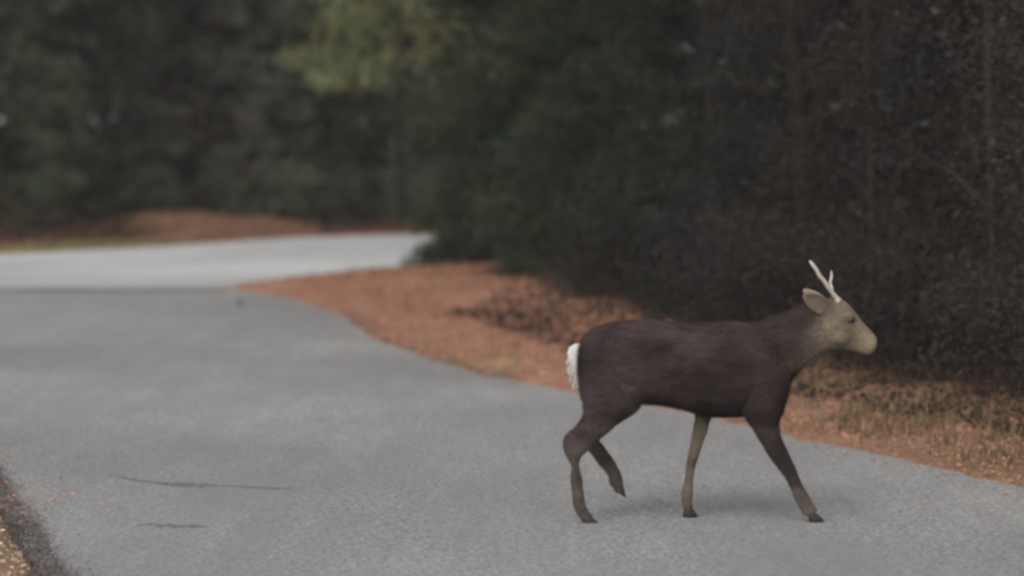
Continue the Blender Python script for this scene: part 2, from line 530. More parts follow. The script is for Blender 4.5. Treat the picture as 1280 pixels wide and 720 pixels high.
GR = 'dark evergreen shrubs along the right verge'
plant('holly_bush', 'dark green bush overhanging the red verge where the far road disappears', 'bush', .20, 31.5, 3.6, 1.28, GREEN, .055, 64000, seed=1, group=GR, tall=8, droop=.2)
plant('holly_bush', 'broad dark green bush behind the middle of the red litter verge', 'bush', 1.02, 28.6, 3.4, 1.35, GREEN, .05, 38000, seed=2, group=GR, tall=8)
plant('holly_bush', 'near black bush rising directly above the rump of the deer', 'bush', 1.62, 25.2, 3.2, 1.28, DGREEN, .05, 32000, seed=3, group=GR, tall=8)
plant('holly_bush', 'near black bush rising directly above the shoulders of the deer', 'bush', 2.12, 22.4, 3.0, 1.22, BLUEG, .045, 26000, seed=4, group=GR, tall=8)
GT = 'brown leaved thicket shrubs behind the deer head'
plant('thicket_shrub', 'brown grey twiggy shrub directly behind the antlers of the deer', 'shrub', 2.38, 20.2, 3.2, 1.20, THICK, .034, 60000, seed=5, group=GT, tall=8, limbs=18, aspect=.4, clump=.30, trunk=.024)
plant('thicket_shrub', 'brown grey twiggy shrub to the right of the muzzle of the deer', 'shrub', 2.90, 17.9, 3.1, 1.15, THICK, .032, 60000, seed=6, group=GT, tall=8, limbs=18, aspect=.4, clump=.30, trunk=.024)
plant('thicket_shrub', 'greyer twiggy shrub at the right edge of the picture', 'shrub', 3.45, 15.9, 3.0, 1.10, THICK2, .030, 60000, seed=7, group=GT, tall=8, limbs=18, aspect=.4, clump=.28, trunk=.024)

GF = 'trees on the far side of the pale road'
plant('cedar_tree', 'dark cedar at the far left edge behind the yellow verge', 'tree', -7.1, 40.4, 4.6, 1.45, OLIVE, .075, 34000, seed=11, group=GF, profile='cone', tall=8.5, trunk=.085, aspect=.3)
plant('cedar_tree', 'dull green cedar left of the reddish brown tree', 'tree', -5.9, 42.3, 4.6, 1.35, FGREEN, .075, 34000, seed=12, group=GF, profile='cone', tall=8, trunk=.085, aspect=.3)
plant('oak_tree', 'reddish brown leaved small tree above the orange leaf bank', 'tree', -4.75, 43.9, 4.4, 1.05, RUSS, .08, 26000, seed=13, group=GF, tall=7.5, trunk=.075)
plant('cedar_tree', 'grey green cedar right of the reddish brown tree with drooping sprays', 'tree', -3.6, 43.6, 4.4, 1.20, GREYG, .075, 30000, seed=14, group=GF, tall=8, trunk=.08, droop=.6, aspect=.3)
plant('cedar_tree', 'darkest tree beneath the yellow green leaves beyond the road', 'tree', -2.5, 44.2, 4.2, 1.15, FGREEN, .075, 28000, seed=15, group=GF, tall=8, trunk=.08)
plant('maple_tree', 'yellow green leaved tree spreading across the top centre left', 'tree', -1.6, 43.4, 4.6, 2.1, YELG, .09, 19000, seed=16, group=GF, profile='open', zlo=1.95, tall=8, trunk=.08, clump=.34, hue=.3)
plant('cedar_tree', 'pale grey green shrub where the far road goes out of sight', 'shrub', -1.2, 43.9, 2.6, .78, GREYG, .065, 14000, seed=17, group=GF, trunk=.05, clump=.2, droop=.4)
plant('cedar_tree', 'dark green tree between the pale shrub and the overhanging bush', 'tree', -.2, 46.2, 4.4, 1.3, FGREEN, .075, 26000, seed=18, group=GF, tall=8, trunk=.08)

# slim bare trunks one can make out
def stem(name, label, x, y, h, r0, lean, seed):
    rr = random.Random(seed)
    z0 = float(height(np.array([x]), np.array([y]))[0])
    root = empty(name, (x, y, z0)); tag(root, label, 'tree')
    tips = woody(name, x, y, h, r0, 12, root, M['bark'], rr, lean=lean, spread=.9, start=.45)
    C = np.array([tuple(t) for t in tips]); C = C[rng.integers(0, len(C), 5000)] + rng.normal(size=(5000, 3)) * .28
    V, F, K = leaf_cloud(C, .09, np.tile(np.array(GREEN), (5000, 1)))
    mesh_obj('crown', V, F, M['leaf'], root, colors=K)
stem('slender_tree', 'slim trunk standing under the yellow green leaves beyond the road', -3.15, 43.5, 7.5, .075, .1, 21)

# ------------------------------------------------------------------ the wood behind, one mass
def wood(name, label, boxes, tint, size):
    parts = []
    for (x0, x1, y0, y1, z0, z1, dens) in boxes:
        m = int((x1 - x0) * (y1 - y0) * (z1 - z0) * dens)
        x = rng.uniform(x0, x1, m); y = rng.uniform(y0, y1, m); z = rng.uniform(z0, z1, m)
        k = fbm(x * 1.3, z * 1.3 + y * .6, 1.6)
        keep = (k > .24)
        dd = road_dist(np.column_stack([x, y]))
        keep &= (dd > 2.2) | ((z > 4.2 + .0 * z) & (dd > .8))
        x, y, z, k = x[keep], y[keep], z[keep], k[keep]
        t = np.tile(np.array(tint), (len(x), 1)) * (.7 + .8 * (fbm(x, z, 1.1))[:, None])
        parts.append(leaf_cloud(np.column_stack([x, y, z]), size, t, .65, jitter=.35))
    V, F, C = merge(parts)
    o = mesh_obj(name, V, F, M['leaf'], colors=C)
    return tag(o, label, 'woodland', kind='stuff')
wood('woodland', 'dense dark wood beyond the pale road', [(-18, 8, 46.5, 51, 0.1, 8, 80), (-22, 12, 51, 60, .1, 16, 30), (-22, -8.6, 34, 47, .1, 12, 60)], (.095, .098, .076), .17)
wood('woodland', 'dense dark wood behind the bushes on the right', [(2.2, 6, 26, 34, 0.1, 8, 55), (3.2, 7, 20, 26, .1, 8, 55), (4.1, 8, 11, 20, .1, 8, 45), (6, 16, 8, 38, .1, 15, 14), (4.5, 8, 10, 34, 8, 14, 25)], (.048, .044, .038), .16)

# ------------------------------------------------------------------ litter and grass
def scatter(n, x0, x1, y0, y1, cond):
    P = np.column_stack([rng.uniform(x0, x1, n), rng.uniform(y0, y1, n)])
    d = road_dist(P)
    k = cond(P, d); P = P[k]; d = d[k]
    return P, d, height(P[:, 0], P[:, 1], d)
def litter(name, label, n, box, cond, size, palette, lift=.006):
    P, d, z = scatter(n, *box, cond)
    m = len(P); pal = np.array(palette); t = pal[rng.integers(0, len(pal), m)]
    C = np.column_stack([P, np.maximum(z, .002) + lift + rng.random(m) * min(.02, size * .5)])
    V, F, K = leaf_cloud(C, size, t, .45, flat=.8, jitter=.35)
    V[:, 2] = np.maximum(V[:, 2], .006)
    o = mesh_obj(name, V, F, M['litter'], colors=K)
    return tag(o, label, 'leaf litter', kind='stuff')
edge_fade = lambda P, d, e: (d > 0) | (rng.random(len(P)) < np.exp(-np.abs(d) / e) * .35)
litter('leaf_litter', 'rust red fallen leaves and straw on the right verge', 130000, (-3.2, 4.5, 12, 36),
       lambda P, d: (d > -.5) & edge_fade(P, d, .06) & (d < 2.1), .026,
       [(.47, .24, .16), (.43, .21, .14), (.52, .28, .19), (.36, .18, .12), (.49, .26, .175)])
litter('pine_straw', 'fine reddish pine straw and dust thinning out over the road edge', 60000, (-3.0, 3.2, 12, 30),
       lambda P, d: (d > -.8) & (d < .5) & (rng.random(len(P)) < np.exp(np.minimum(0, d) / .16)) & (P[:, 0] > -2.9), .016,
       [(.44, .28, .21), (.38, .23, .17), (.48, .34, .26)], lift=.003)
litter('soil_crumbs', 'dark soil crumbs along the near left road edge', 150000, (-2.6, -1.2, 9, 14.5),
       lambda P, d: (P[:, 0] < 0) & (d > -.3) & (d < .05) & (rng.random(len(P)) < np.exp(np.minimum(0, d + .05 + .045 * fbm(P[:, 0], P[:, 1], .35)) / .025)), .011,
       [(.14, .12, .112), (.18, .155, .145), (.11, .095, .09)], lift=.003)
litter('leaf_litter', 'tan fallen leaves in the near left corner', 60000, (-4.5, -1.0, 8, 16),
       lambda P, d: (d > .04) & (P[:, 0] < 0), .018,
       [(.62, .46, .34), (.52, .36, .25), (.68, .53, .41), (.34, .23, .16)])
litter('leaf_litter', 'orange brown leaves on the bank beyond the pale road', 50000, (-11, 2, 34, 47),
       lambda P, d: (d > .05) & (d < 4.5), .06,
       [(.28, .145, .095), (.21, .11, .075), (.33, .19, .12), (.15, .08, .06)])

def grass(name, label, n, box, cond, hgt, palette, wid=.006):
    P, d, z = scatter(n, *box, cond)
    m = len(P); a = rng.uniform(0, 2 * np.pi, m); L = hgt * rng.uniform(.4, 1.3, m); ln = rng.uniform(.15, .9, m) * L
    dx, dy = np.cos(a), np.sin(a)
    B = np.column_stack([P, z - .01])
    side = np.column_stack([-dy, dx, np.zeros(m)]) * wid
    mid = B + np.column_stack([dx * ln * .35, dy * ln * .35, L * .62])
    tip = B + np.column_stack([dx * ln, dy * ln, L])
    V = np.stack([B - side, B + side, mid + side * .7, mid - side * .7, tip], 1).reshape(-1, 3)
    i = np.arange(m) * 5
    F = np.concatenate([np.stack([i, i + 1, i + 2], 1), np.stack([i, i + 2, i + 3], 1), np.stack([i + 3, i + 2, i + 4], 1)])
    pal = np.array(palette); t = pal[rng.integers(0, len(pal), m)] * rng.uniform(.7, 1.25, (m, 1))
    o = mesh_obj(name, V, F, M['grass'], colors=np.repeat(t, 5, 0))
    return tag(o, label, 'grass', kind='stuff')
clumpy = lambda P, s, th: fbm(P[:, 0] + 5, P[:, 1], s) > th
grass('dry_grass', 'short tan dead grass on the verge under the thicket', 45000, (.7, 4.2, 12.5, 20.5),
      lambda P, d: (d > .12 + .2 * rng.random(len(d))) & (d < 1.25) & clumpy(P, .35, .45), .065,
      [(.30, .22, .13), (.22, .15, .09), (.17, .14, .08), (.36, .25, .16), (.13, .08, .055)], .004)
grass('dry_grass', 'yellow green grass strip along the far left road edge', 26000, (-12, -4.2, 31, 40.5),
      lambda P, d: (d > .02) & (d < .5), .08, [(.32, .29, .12), (.26, .25, .10), (.36, .30, .15)], .01)
grass('dry_grass', 'sparse straw stems sticking up in the red verge', 5000, (-3, 2.2, 18, 34),
      lambda P, d: (d > .4) & (d < 2.2) & clumpy(P, .7, .5), .10, [(.30, .17, .10), (.22, .11, .07)], .005)

P, d, z = scatter(110000, -1.5, 4.5, 12, 34, lambda P, d: (d > np.where(P[:, 1] < 24, .52, 1.65) + np.where(P[:, 1] < 24, .5, .6) * fbm(P[:, 0], P[:, 1], .7)) & (d < 2.8) & (P[:, 1] < 26.5 - 1.5 * rng.random(len(P))))
m = len(P); hh = rng.random(m) ** 1.4 * (.06 + np.where(P[:, 1] < 24, .75, .5) * sstep(d + .3 * (P[:, 1] < 24), 1.15, 2.0))
tt = np.array([(.045, .034, .031), (.034, .028, .026), (.030, .032, .028), (.058, .038, .033)])[rng.integers(0, 4, m)]
V, F, K = leaf_cloud(np.column_stack([P, z + hh]), .038, tt, .4)
tag(mesh_obj('undergrowth', V, F, M['leaf'], colors=K), 'dark brown brambles at the foot of the bushes on the right', 'undergrowth', kind='stuff')
P, d, z = scatter(50000, -11, 1.5, 33, 46, lambda P, d: (d > np.where(P[:, 0] > -2.9, .02, .35) + np.where(P[:, 0] > -2.9, .3, 1.0) * fbm(P[:, 0], P[:, 1], 1.2)) & (d < 4) & (((P[:, 0] + 4.1) / 1.5) ** 2 + ((P[:, 1] - 41.0) / 1.4) ** 2 > 1))
m = len(P); hh = rng.random(m) ** 1.5 * (.1 + .45 * sstep(d, .6, 2.4))
tt = np.array([(.085, .055, .045), (.055, .045, .036), (.055, .055, .040), (.11, .062, .045)])[rng.integers(0, 4, m)]
V, F, K = leaf_cloud(np.column_stack([P, z + hh]), .08, tt, .4)
tag(mesh_obj('undergrowth', V, F, M['leaf'], colors=K), 'dark brown brambles at the foot of the far trees', 'undergrowth', kind='stuff')

# small things on the road
def lump(name, label, cat, loc, size, mat, seed, flat=.6):
    bm = bmesh.new(); bmesh.ops.create_icosphere(bm, subdivisions=3, radius=1)
    rr = random.Random(seed); ph = [rr.uniform(0, 6) for _ in range(6)]
    for v in bm.verts:
        c = v.co
        k = 1 + .18 * math.sin(c.x * 4 + ph[0]) + .14 * math.sin(c.y * 5 + ph[1]) + .1 * math.sin(c.z * 6 + c.x * 5 + ph[2])
        v.co = Vector((c.x * size[0] * k, c.y * size[1] * k, max(-.1, c.z) * size[2] * k))
    me = bpy.data.meshes.new(name); bm.to_mesh(me); bm.free(); me.materials.append(mat)
    o = bpy.data.objects.new(name, me); COL.objects.link(o); o.location = loc
    return tag(o, label, cat)
lump('pebble', 'small dark pebble lying on the grey road near the joint', 'pebble', (-2.38, 26.1, .004), (.032, .026, .03), M['stone'], 3)

# a curled dead leaf seen between the deer's legs
V = []; F = []
nu, nv = 9, 7
for i in range(nu):
    u = i / (nu - 1); wd = .034 * math.sin(math.pi * (u * .92 + .05)) ** .7
    for j in range(nv):
        v = j / (nv - 1) * 2 - 1
        V.append(((u - .5) * .12, v * wd * .9, .012 + .028 * v * v + .02 * (u - .5) ** 2 * 8))
for i in range(nu - 1):
    for j in range(nv - 1):
        a = i * nv + j; F.append((a, a + 1, a + nv + 1, a + nv))
lf = mesh_obj('dead_leaf', V, F, M['brown_leaf'], smooth=True)
lf.location = (1.20, 15.85, .02); lf.rotation_euler = (0, 0, .2)
tag(lf, 'curled brown dead leaf on the road seen beneath the chest of the deer', 'leaf')

# ------------------------------------------------------------------ deer
S = 311.0
def PX(p): return ((p[0] - 850) / S, (652 - p[1]) / S)
DEER = empty('deer', (.675, 12.0, 0.0))
tag(DEER, 'dark brown deer with short pale antlers and white tail walking across the road', 'deer')

def loft(stations, k=20, egg=0.0):
    """stations: (top px, bottom px, half width, y) -> closed tube"""
    V = []; F = []; n = len(stations)
    for A, B, wd, yy in stations:
        a = np.array(PX(A)); b = np.array(PX(B)); c = (a + b) / 2; h = (a - b) / 2
        for j in range(k):
            t = 2 * math.pi * j / k
            cs, sn = math.cos(t), math.sin(t)
            ww = wd * (1 - egg * cs)
            V.append((c[0] + h[0] * cs, yy + ww * sn, c[1] + h[1] * cs))
    for i in range(n - 1):
        for j in range(k):
            F.append((i * k + j, i * k + (j + 1) % k, (i + 1) * k + (j + 1) % k, (i + 1) * k + j))
    F.append(tuple(range(k))[::-1]); F.append(tuple(range((n - 1) * k, n * k)))
    return V, F

def dense(st, m=4):
    """Catmull-Rom between stations"""
    arr = np.array([[*a, *b, w_, y_] for a, b, w_, y_ in st], float)
    P = np.vstack([2 * arr[0] - arr[1], arr, 2 * arr[-1] - arr[-2]]); out = []
    for i in range(1, len(P) - 2):
        for s in range(m):
            t = s / m
            out.append(.5 * ((2 * P[i]) + (-P[i - 1] + P[i + 1]) * t + (2 * P[i - 1] - 5 * P[i] + 4 * P[i + 1] - P[i + 2]) * t * t + (-P[i - 1] + 3 * P[i] - 3 * P[i + 1] + P[i + 2]) * t ** 3))
    out.append(P[-2])
    return [((r_[0], r_[1]), (r_[2], r_[3]), max(.006, r_[4]), r_[5]) for r_ in out]

trunk_st = [((723, 442), (724, 468), .040, 0), ((728, 424), (730, 488), .085, 0), ((742, 411), (748, 500), .118, 0), ((762, 405), (772, 507), .138, 0),
            ((792, 403), (800, 506), .146, 0), ((822, 403), (826, 507), .152, 0), ((852, 403), (856, 514), .156, 0), ((882, 403), (886, 521), .152, 0),
            ((910, 404), (916, 523), .140, 0), ((934, 404), (944, 519), .122, 0), ((955, 401), (970, 506), .100, 0), ((972, 397), (984, 488), .082, 0),
            ((988, 391), (995, 470), .068, 0), ((1003, 384), (1009, 454), .058, 0), ((1015, 379), (1023, 446), .050, 0), ((1026, 380), (1033, 438), .044, 0), ((1038, 390), (1042, 425), .028, 0)]
head_st = [((1004, 400), (1010, 440), .030, 0), ((1016, 384), (1022, 440), .044, 0), ((1028, 376), (1037, 437), .054, 0), ((1044, 371), (1051, 437), .060, 0), ((1058, 377), (1061, 438), .055, 0),
           ((1070, 390), (1070, 440), .040, 0), ((1081, 404), (1079, 443), .031, 0), ((1090, 414), (1087, 444), .027, 0), ((1096, 421), (1092, 441), .021, 0), ((1098, 427), (1096, 436), .010, 0)]
hn = -.085
hind_near = [((795, 430), (738, 428), .055, -.055), ((806, 465), (730, 455), .068, -.068), ((808, 492), (727, 482), .068, -.075), ((800, 509), (731, 503), .058, hn),
             ((783, 521), (729, 518), .044, hn), ((764, 535), (719, 531), .033, hn), ((748, 549), (706, 542), .025, hn), ((735, 561), (703, 553), .021, hn),
             ((726, 570), (706, 566), .017, hn), ((724, 582), (714, 581), .012, hn), ((728, 598), (713, 598), .0155, hn), ((730, 616), (715, 617), .0155, hn),
             ((732, 629), (717, 631), .017, hn), ((736, 638), (722, 642), .0155, hn), ((742, 645), (727, 649), .014, hn)]
hf = .085
hind_far = [((795, 430), (740, 428), .055, .055), ((806, 465), (733, 455), .068, .068), ((808, 490), (731, 480), .068, .075), ((796, 508), (733, 500), .056, hf),
            ((780, 519), (733, 515), .042, hf), ((765, 530), (727, 528), .031, hf), ((754, 541), (721, 541), .024, hf), ((749, 551), (722, 553), .020, hf),
            ((756, 561), (737, 568), .016, hf), ((766, 575), (749, 584), .016, hf), ((775, 590), (761, 598), .016, hf), ((780, 602), (763, 608), .018, hf), ((781, 611), (768, 615), .015, hf),
            ((784, 617), (772, 621), .013, hf)]
fn_ = -.075
fore_near = [((978, 425), (925, 425), .045, -.05), ((988, 458), (926, 458), .055, -.062), ((986, 488), (928, 490), .052, -.068), ((980, 509), (930, 512), .042, fn_),
             ((974, 526), (936, 527), .033, fn_), ((977, 545), (949, 550), .026, fn_), ((984, 562), (961, 570), .021, fn_), ((991, 577), (973, 585), .0195, fn_),
             ((997, 591), (983, 599), .016, fn_), ((1003, 605), (989, 612), .015, fn_), ((1010, 617), (994, 624), .018, fn_), ((1016, 628), (1001, 636), .0155, fn_), ((1022, 636), (1009, 645), .014, fn_)]
ff_ = .075
fore_far = [((965, 440), (915, 440), .045, .05), ((955, 470), (895, 470), .050, .062), ((925, 495), (880, 492), .042, .07), ((902, 511), (872, 510), .032, ff_),
            ((892, 526), (872, 526), .024, ff_), ((886, 545), (868, 545), .020, ff_), ((880, 562), (865, 562), .019, ff_), ((876, 574), (862, 575), .018, ff_), ((871, 590), (860, 590), .0145, ff_),
            ((869, 608), (858, 608), .014, ff_), ((869, 621), (854, 621), .017, ff_), ((868, 631), (855, 633), .0155, ff_), ((869, 639), (858, 642), .014, ff_)]
V = []; F = []
for st, eg in ((trunk_st, .10), (head_st, -.12), (hind_near, 0), (hind_far, 0), (fore_near, 0), (fore_far, 0)):
    v, f = loft(dense(st), 20, eg); o = len(V); V += v; F += [tuple(a + o for a in q) for q in f]
# brow ridges and cheeks as small swellings, joined by the remesh
def blob(px, r, y, sc=(1, 1, 1)):
    bm = bmesh.new(); bmesh.ops.create_icosphere(bm, subdivisions=2, radius=1)
    x, z = PX(px); o = len(V)
    for v in bm.verts: V.append((x + v.co.x * r * sc[0], y + v.co.y * r * sc[1], z + v.co.z * r * sc[2]))
    for f in bm.faces: F.append(tuple(v.index + o for v in f.verts))
    bm.free()
for s in (-1, 1):
    blob((1060, 396), .020, s * .043, (1.5, .8, 1))        # brow
    blob((1052, 420), .042, s * .022, (1.1, .9, 1.0))      # cheek
    blob((770, 452), .10, s * .058, (1.1, .8, 1.25))       # haunch
    blob((955, 455), .080, s * .055, (.9, .75, 1.5))        # shoulder
blob((1024, 425), .055, 0, (1.1, .8, 1))
blob((1004, 622), .008, fn_ - .008); blob((1003, 640), .006, fn_)
raw = bpy.data.meshes.new('body_raw'); raw.from_pydata(V, [], F)
bm = bmesh.new(); bm.from_mesh(raw); bmesh.ops.recalc_face_normals(bm, faces=bm.faces[:]); bm.to_mesh(raw); bm.free()
tmp = bpy.data.objects.new('body_raw', raw); COL.objects.link(tmp)
md = tmp.modifiers.new('r', 'REMESH'); md.mode = 'VOXEL'; md.voxel_size = .0058
ms = tmp.modifiers.new('s', 'SMOOTH'); ms.factor = .5; ms.iterations = 3
bpy.context.view_layer.update()
me = bpy.data.meshes.new_from_object(tmp.evaluated_get(bpy.context.evaluated_depsgraph_get()))
bpy.data.objects.remove(tmp)
nv_ = len(me.vertices)
co = np.zeros(nv_ * 3, np.float32); me.vertices.foreach_get('co', co); co = co.reshape(-1, 3)
nr = np.zeros(nv_ * 3, np.float32); me.vertices.foreach_get('normal', nr); nr = nr.reshape(-1, 3)
x, yv, z = co[:, 0], co[:, 1], co[:, 2]
px = x * S + 850; py = 652 - z * S
# shaggy relief on trunk and thighs, none on the shins and face
fur = fbm(x * 1.2 + yv, z * 1.2 + yv * .7, .05) - .5
fur2 = fbm(x * 1.5 + yv * 1.3, z * 1.7, .02) - .5
amp = .006 * sstep(z, .30, .42) * (1 - sstep(px, 1025, 1045)) + .0042 * (1 - sstep(px, 1025, 1045))
musc = fbm(x + yv * .3, z, .16) - .5
co += nr * ((fur + .6 * fur2) * amp + musc * .030 * sstep(z, .36, .5) * (1 - sstep(px, 1000, 1030)))[:, None]
me.vertices.foreach_set('co', co.ravel())
BODY = np.array((.078, .056, .053)); HEADC = np.array((.190, .152, .106)); NECK = np.array((.125, .095, .078)); LEG = np.array((.080, .066, .055)); FARLEG = np.array((.21, .165, .125))
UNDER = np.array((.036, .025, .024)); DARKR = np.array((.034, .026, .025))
c = np.tile(BODY, (nv_, 1))
def blend(col, k):
    global c
    k = np.clip(k, 0, 1)[:, None]; c = c * (1 - k) + col * k
nz = fbm(x * 3, z * 3, .2) - .5
blend(BODY * 1.5, sstep(-py, -440, -405) * (1 - sstep(px, 930, 960)) * .7)        # greyer, paler saddle
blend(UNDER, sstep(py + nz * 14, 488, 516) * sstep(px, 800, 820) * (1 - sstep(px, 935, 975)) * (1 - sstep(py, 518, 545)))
blend(DARKR, (1 - sstep(px + nz * 10, 726, 742)) * sstep(py, 418, 430) * (1 - sstep(py, 480, 500)))
blend(UNDER * 1.25, sstep(px, 905, 960) * (1 - sstep(px, 1000, 1030)) * .5)
nk = sstep(px + (py - 410) * .75 + nz * 22, 998, 1028)
throat = 1 - sstep(py, 446, 470)
blend(NECK, nk * throat)
blend(HEADC, np.maximum(sstep(px + (py - 410) * .75 + nz * 22, 1014, 1042), sstep(px, 1040, 1050)) * throat)
blend(HEADC * 1.12, sstep(px, 1078, 1092) * (py < 450))
blend(HEADC * .62, np.exp(-(((px - 1062) / 9) ** 2 + ((py - 399) / 5) ** 2)) * .9)   # dark round the eye
blend(HEADC * .72, sstep(-(py + (1098 - px) * .95), -392 - 0, -384) * (px > 1040) * .0)
low = sstep(py + nz * 12, 535, 575)
blend(LEG, low * (1 - sstep(px, 900, 930)))
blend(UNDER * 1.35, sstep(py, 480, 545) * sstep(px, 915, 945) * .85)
blend(LEG * 1.3, sstep(py, 600, 628)); blend(LEG * 1.7, sstep(py, 618, 634) * (px > 990) * .8)
isff = (yv > 0.02) & (py > 505) & (px > 845) & (px < 912)
blend(FARLEG, isff * sstep(py, 505, 535) * .9)
hk = np.exp(-(((px - 712) / 16) ** 2 + ((py - 555) / 16) ** 2))
blend(LEG * .8, hk * .5)
blend(BODY * 1.9, np.exp(-(((px - 812) / 13) ** 2 + ((py - 509) / 6) ** 2)) * .7)   # pale groin
inner = (np.abs(yv) < .05) & (py > 500) & (px > 790) & (px < 860)
a = me.color_attributes.new('tint', 'FLOAT_COLOR', 'POINT')
cc = np.ones((nv_, 4), np.float32); c = c * (1 + (1.15 * (fbm(x * .8 + yv, z + yv, .13) - .5) + .9 * (fbm(x * .7 - yv, z - yv, .05) - .5))[:, None]); c = np.clip(c, .004, 1)
cc[:, :3] = c; a.data.foreach_set('color', cc.ravel())
me.polygons.foreach_set('use_smooth', np.ones(len(me.polygons), bool))
me.materials.clear(); me.materials.append(M['coat']); me.name = 'body'; me.update()
body = bpy.data.objects.new('body', me); COL.objects.link(body); body.parent = DEER
# hair: short tapered strands lying back along the body, longer on trunk and thigh
NH = 130000
ids = rng.integers(0, nv_, NH)
Pn = co[ids]; Nn = nr[ids]; pxh = px[ids]; pyh = py[ids]
flow = np.zeros((NH, 3)); flow[:, 0] = -1; flow[:, 2] = -.35 - .5 * sstep(pyh, 470, 520)
flow[pyh > 530] = (-.15, 0, -1)
flow += rng.normal(size=(NH, 3)) * .22
flow -= (flow * Nn).sum(1, keepdims=True) * Nn
flow /= np.linalg.norm(flow, axis=1, keepdims=True) + 1e-9
ln = (.022 * sstep(-pyh, -545, -500) * (1 - sstep(pxh, 1015, 1040)) + .004 + .006 * (1 - sstep(pxh, 1015, 1040))) * rng.uniform(.5, 1.3, NH)
dr = flow + Nn * rng.uniform(.10, .42, (NH, 1))
sd = np.cross(dr, Nn); sd /= np.linalg.norm(sd, axis=1, keepdims=True) + 1e-9
wd_ = .0013
Vh = np.stack([Pn - sd * wd_ - Nn * .001, Pn + sd * wd_ - Nn * .001, Pn + dr * ln[:, None]], 1).reshape(-1, 3)
kh = c[ids] * rng.uniform(.65, 1.5, (NH, 1)); kh = np.clip(kh + rng.uniform(0, .012, (NH, 1)), 0, 1)
hair = mesh_obj('coat', Vh, np.arange(NH * 3).reshape(-1, 3), M['hair'], DEER, colors=np.repeat(kh, 3, 0))

def part(name, V, F, mat, colors=None, parent=DEER):
    return mesh_obj(name, V, F, mat, parent, colors=colors, smooth=True)

# antlers: rough tapering beams swept back and outwards
def antler(path, r0, r1, label):
    pts = []
    P_ = [Vector(q) for q in path]; n = 14
    for i in range(n):
        t = i / (n - 1) * (len(P_) - 1); j = min(len(P_) - 2, int(t)); f = t - j
        pts.append(P_[j].lerp(P_[j + 1], f) + Vector((math.sin(i * 1.3) * .0015, 0, math.cos(i * 1.9) * .0012)))
    rad = [r0 * (1.5 if i == 0 else 1.25 if i == 1 else 1) * (1 - i / (n - 1)) + r1 * (i / (n - 1)) for i in range(n)]
    rad[-1] = r1 * .45
    v, f = tube(pts, rad, 8); k = 8
    f.append(tuple(range((n - 1) * k, n * k)))
    o = part('antler', v, f, M['antler']); o['label'] = label
A = lambda px_, py_, y_: (PX((px_, py_))[0], y_, PX((px_, py_))[1])
antler([A(1048, 376, -.028), A(1039, 364, -.038), A(1029, 351, -.052), A(1020, 338, -.062), A(1011, 325, -.068)], .0092, .0075, 'longer pale antler swept back')
antler([A(1046, 377, .024), A(1042, 366, .034), A(1041, 354, .06), A(1043, 340, .085)], .0075, .0045, 'shorter upright antler on the far side')

# ears: cupped leaf shapes
def ear(base, tip, wpx, y0, y1, sgn):
    V = []; F = []; nu, nv = 12, 9
    b = Vector(A(*base, y0)); t = Vector(A(*tip, y1)); ax = t - b; L = ax.length
    up = Vector((0, 0, 1)); sd = ax.cross(Vector((0, 1, 0))).normalized(); nn = ax.cross(sd).normalized()
    for layer in (0, 1):
        for i in range(nu):
            u = i / (nu - 1); wd = wpx / S * (math.sin(math.pi * min(1, .16 + .84 * u)) ** .55 if u < 1 else 0.25)
            for j in range(nv):
                v = j / (nv - 1) * 2 - 1
                cup = (v * v - .5) * wd * .3
                q = b + ax * u + sd * (v * wd) + nn * (cup * sgn + layer * .004 * sgn)
                V.append(tuple(q))
    m = nu * nv
    for i in range(nu - 1):
        for j in range(nv - 1):
            a_ = i * nv + j
            F.append((a_, a_ + 1, a_ + nv + 1, a_ + nv)); F.append((a_ + m, a_ + nv + m, a_ + nv + 1 + m, a_ + 1 + m))
    bd = [j for j in range(nv)] + [i * nv + nv - 1 for i in range(1, nu)] + [(nu - 1) * nv + j for j in range(nv - 2, -1, -1)] + [i * nv for i in range(nu - 2, 0, -1)]
    for q in range(len(bd)):
        p_, r_ = bd[q], bd[(q + 1) % len(bd)]
        F.append((p_, p_ + m, r_ + m, r_))
    col = np.tile(HEADC * 1.15, (len(V), 1))
    part('ear', V, F, M['coat'], colors=col)
ear((1034, 386), (1002, 367), 11, -.035, -.105, 1)
ear((1034, 382), (1008, 364), 8, .035, .10, -1)

# eyes
def ball(name, px_, y_, r_, mat, sc=(1, 1, 1)):
    bm = bmesh.new(); bmesh.ops.create_uvsphere(bm, u_segments=16, v_segments=10, radius=1)
    x_, z_ = PX(px_)
    V = [(x_ + v.co.x * r_ * sc[0], y_ + v.co.y * r_ * sc[1], z_ + v.co.z * r_ * sc[2]) for v in bm.verts]
    F = [tuple(v.index for v in f.verts) for f in bm.faces]; bm.free()
    return part(name, V, F, mat)
for s in (-1, 1):
    ball('eye', (1063, 400), s * .052, .0095, M['eye'], (1.35, .8, .9))
    ball('nostril', (1093, 424), s * .018, .0045, M['hoof'], (1.3, .8, .9))
ball('nose', (1096, 427), 0, .011, M['nose'], (.7, 1.5, .9))

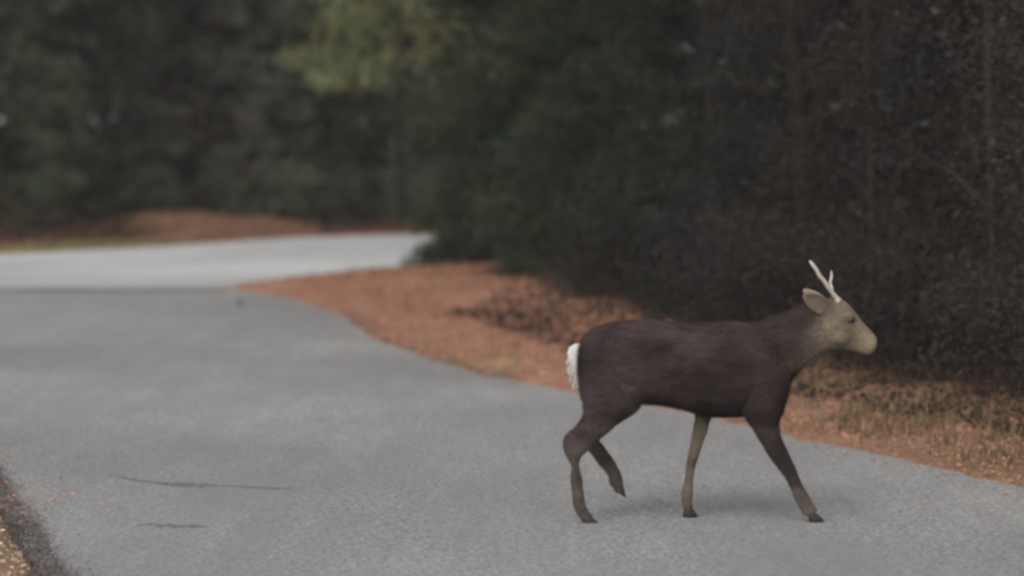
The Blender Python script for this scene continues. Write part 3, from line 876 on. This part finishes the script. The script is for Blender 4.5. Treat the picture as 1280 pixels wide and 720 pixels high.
# white tail with ragged tufts at its rim
V = []; F = []
n, k = 12, 12
ctr = [((722, 430), 4, .010), ((718, 435), 6.5, .020), ((717.5, 445), 7.5, .025), ((718.5, 456), 7, .025), ((720, 466), 6, .020), ((721.5, 474), 4.5, .013), ((722, 480), 1.5, .004)]
for i, (p_, hw, wy) in enumerate(ctr):
    x_, z_ = PX(p_)
    for j in range(k):
        a_ = 2 * math.pi * j / k; rg = 1 + .12 * math.sin(j * 5 + i * 2.3)
        V.append((x_ + math.cos(a_) * hw / S * rg, math.sin(a_) * wy * rg * 1.1, z_))
for i in range(len(ctr) - 1):
    for j in range(k): F.append((i * k + j, i * k + (j + 1) % k, (i + 1) * k + (j + 1) % k, (i + 1) * k + j))
F.append(tuple(range(k))[::-1]); F.append(tuple(range((len(ctr) - 1) * k, len(ctr) * k)))
o = len(V)
rr = random.Random(3)
for _ in range(260):
    t = rr.random(); i = min(len(ctr) - 2, int(t * (len(ctr) - 1))); (p_, hw, wy) = ctr[i]
    a_ = rr.uniform(0, 2 * math.pi); x_, z_ = PX((p_[0], p_[1] + rr.uniform(0, 10)))
    q = Vector((x_ + math.cos(a_) * hw / S, math.sin(a_) * wy, z_)); d_ = Vector((math.cos(a_) * .5 - .1, math.sin(a_) * .6, -.9)).normalized()
    sd = d_.cross(Vector((rr.uniform(-1, 1), rr.uniform(-1, 1), .2))).normalized() * .0022
    i0 = len(V); V += [tuple(q - sd), tuple(q + sd), tuple(q + d_ * rr.uniform(.012, .026))]; F.append((i0, i0 + 1, i0 + 2))
tl = part('tail', V, F, M['white_fur']); tl['label'] = 'white tail hanging at the rump'

# hooves: two toes each
def hoof(ankle, toe, heel, y_):
    for s in (-1, 1):
        a_ = np.array(PX(ankle)); t = np.array(PX(toe)); h = np.array(PX(heel))
        V = []; F = []; k = 8
        rings = []
        for u, sc in ((0, .72), (.35, .85), (.75, 1.0), (1.0, 1.0)):
            topc = a_; fr = a_ + np.array((.014, 0)); bk = a_ - np.array((.014, 0))
            f_ = fr * (1 - u) + t * u; b_ = bk * (1 - u) + h * u
            c_ = (f_ + b_) / 2; hv = (f_ - b_) / 2
            for j in range(k):
                q = 2 * math.pi * j / k
                V.append((c_[0] + hv[0] * math.cos(q), y_ + s * .0095 + math.sin(q) * .0085 * sc * (1 - .45 * max(0, math.cos(q))), c_[1] + hv[1] * math.cos(q)))
        for i in range(3):
            for j in range(k): F.append((i * k + j, i * k + (j + 1) % k, (i + 1) * k + (j + 1) % k, (i + 1) * k + j))
        F.append(tuple(range(k))[::-1]); F.append(tuple(range(3 * k, 4 * k)))
        part('hoof', V, F, M['hoof'])
hoof((734, 645), (749, 653), (728, 654), hn)
hoof((778, 617), (784, 627), (776, 622), hf)
hoof((1016, 641), (1031, 650), (1011, 651), fn_)
hoof((863, 638), (875, 650.5), (856, 651), ff_)

# ------------------------------------------------------------------ thin haze added to lift the dark of the far trees
bm = bmesh.new(); bmesh.ops.create_cube(bm, size=1)
for v in bm.verts:
    v.co = Vector((-1600 if v.co.x < 0 else 1600, -1600 if v.co.y < 0 else 2300, -1.6 if v.co.z < 0 else 16))
me = bpy.data.meshes.new('haze'); bm.to_mesh(me); bm.free()
hz = bpy.data.materials.new('haze'); hz.use_nodes = True
t_ = hz.node_tree; t_.nodes.clear()
pv = t_.nodes.new('ShaderNodeVolumePrincipled'); ou = t_.nodes.new('ShaderNodeOutputMaterial')
pv.inputs['Color'].default_value = (.86, .88, .90, 1); pv.inputs['Density'].default_value = .0009
t_.links.new(pv.outputs[0], ou.inputs['Volume'])
me.materials.append(hz)
ho = bpy.data.objects.new('haze', me); COL.objects.link(ho)
tag(ho, 'thin haze added to lighten the dark far trees', kind='stuff')
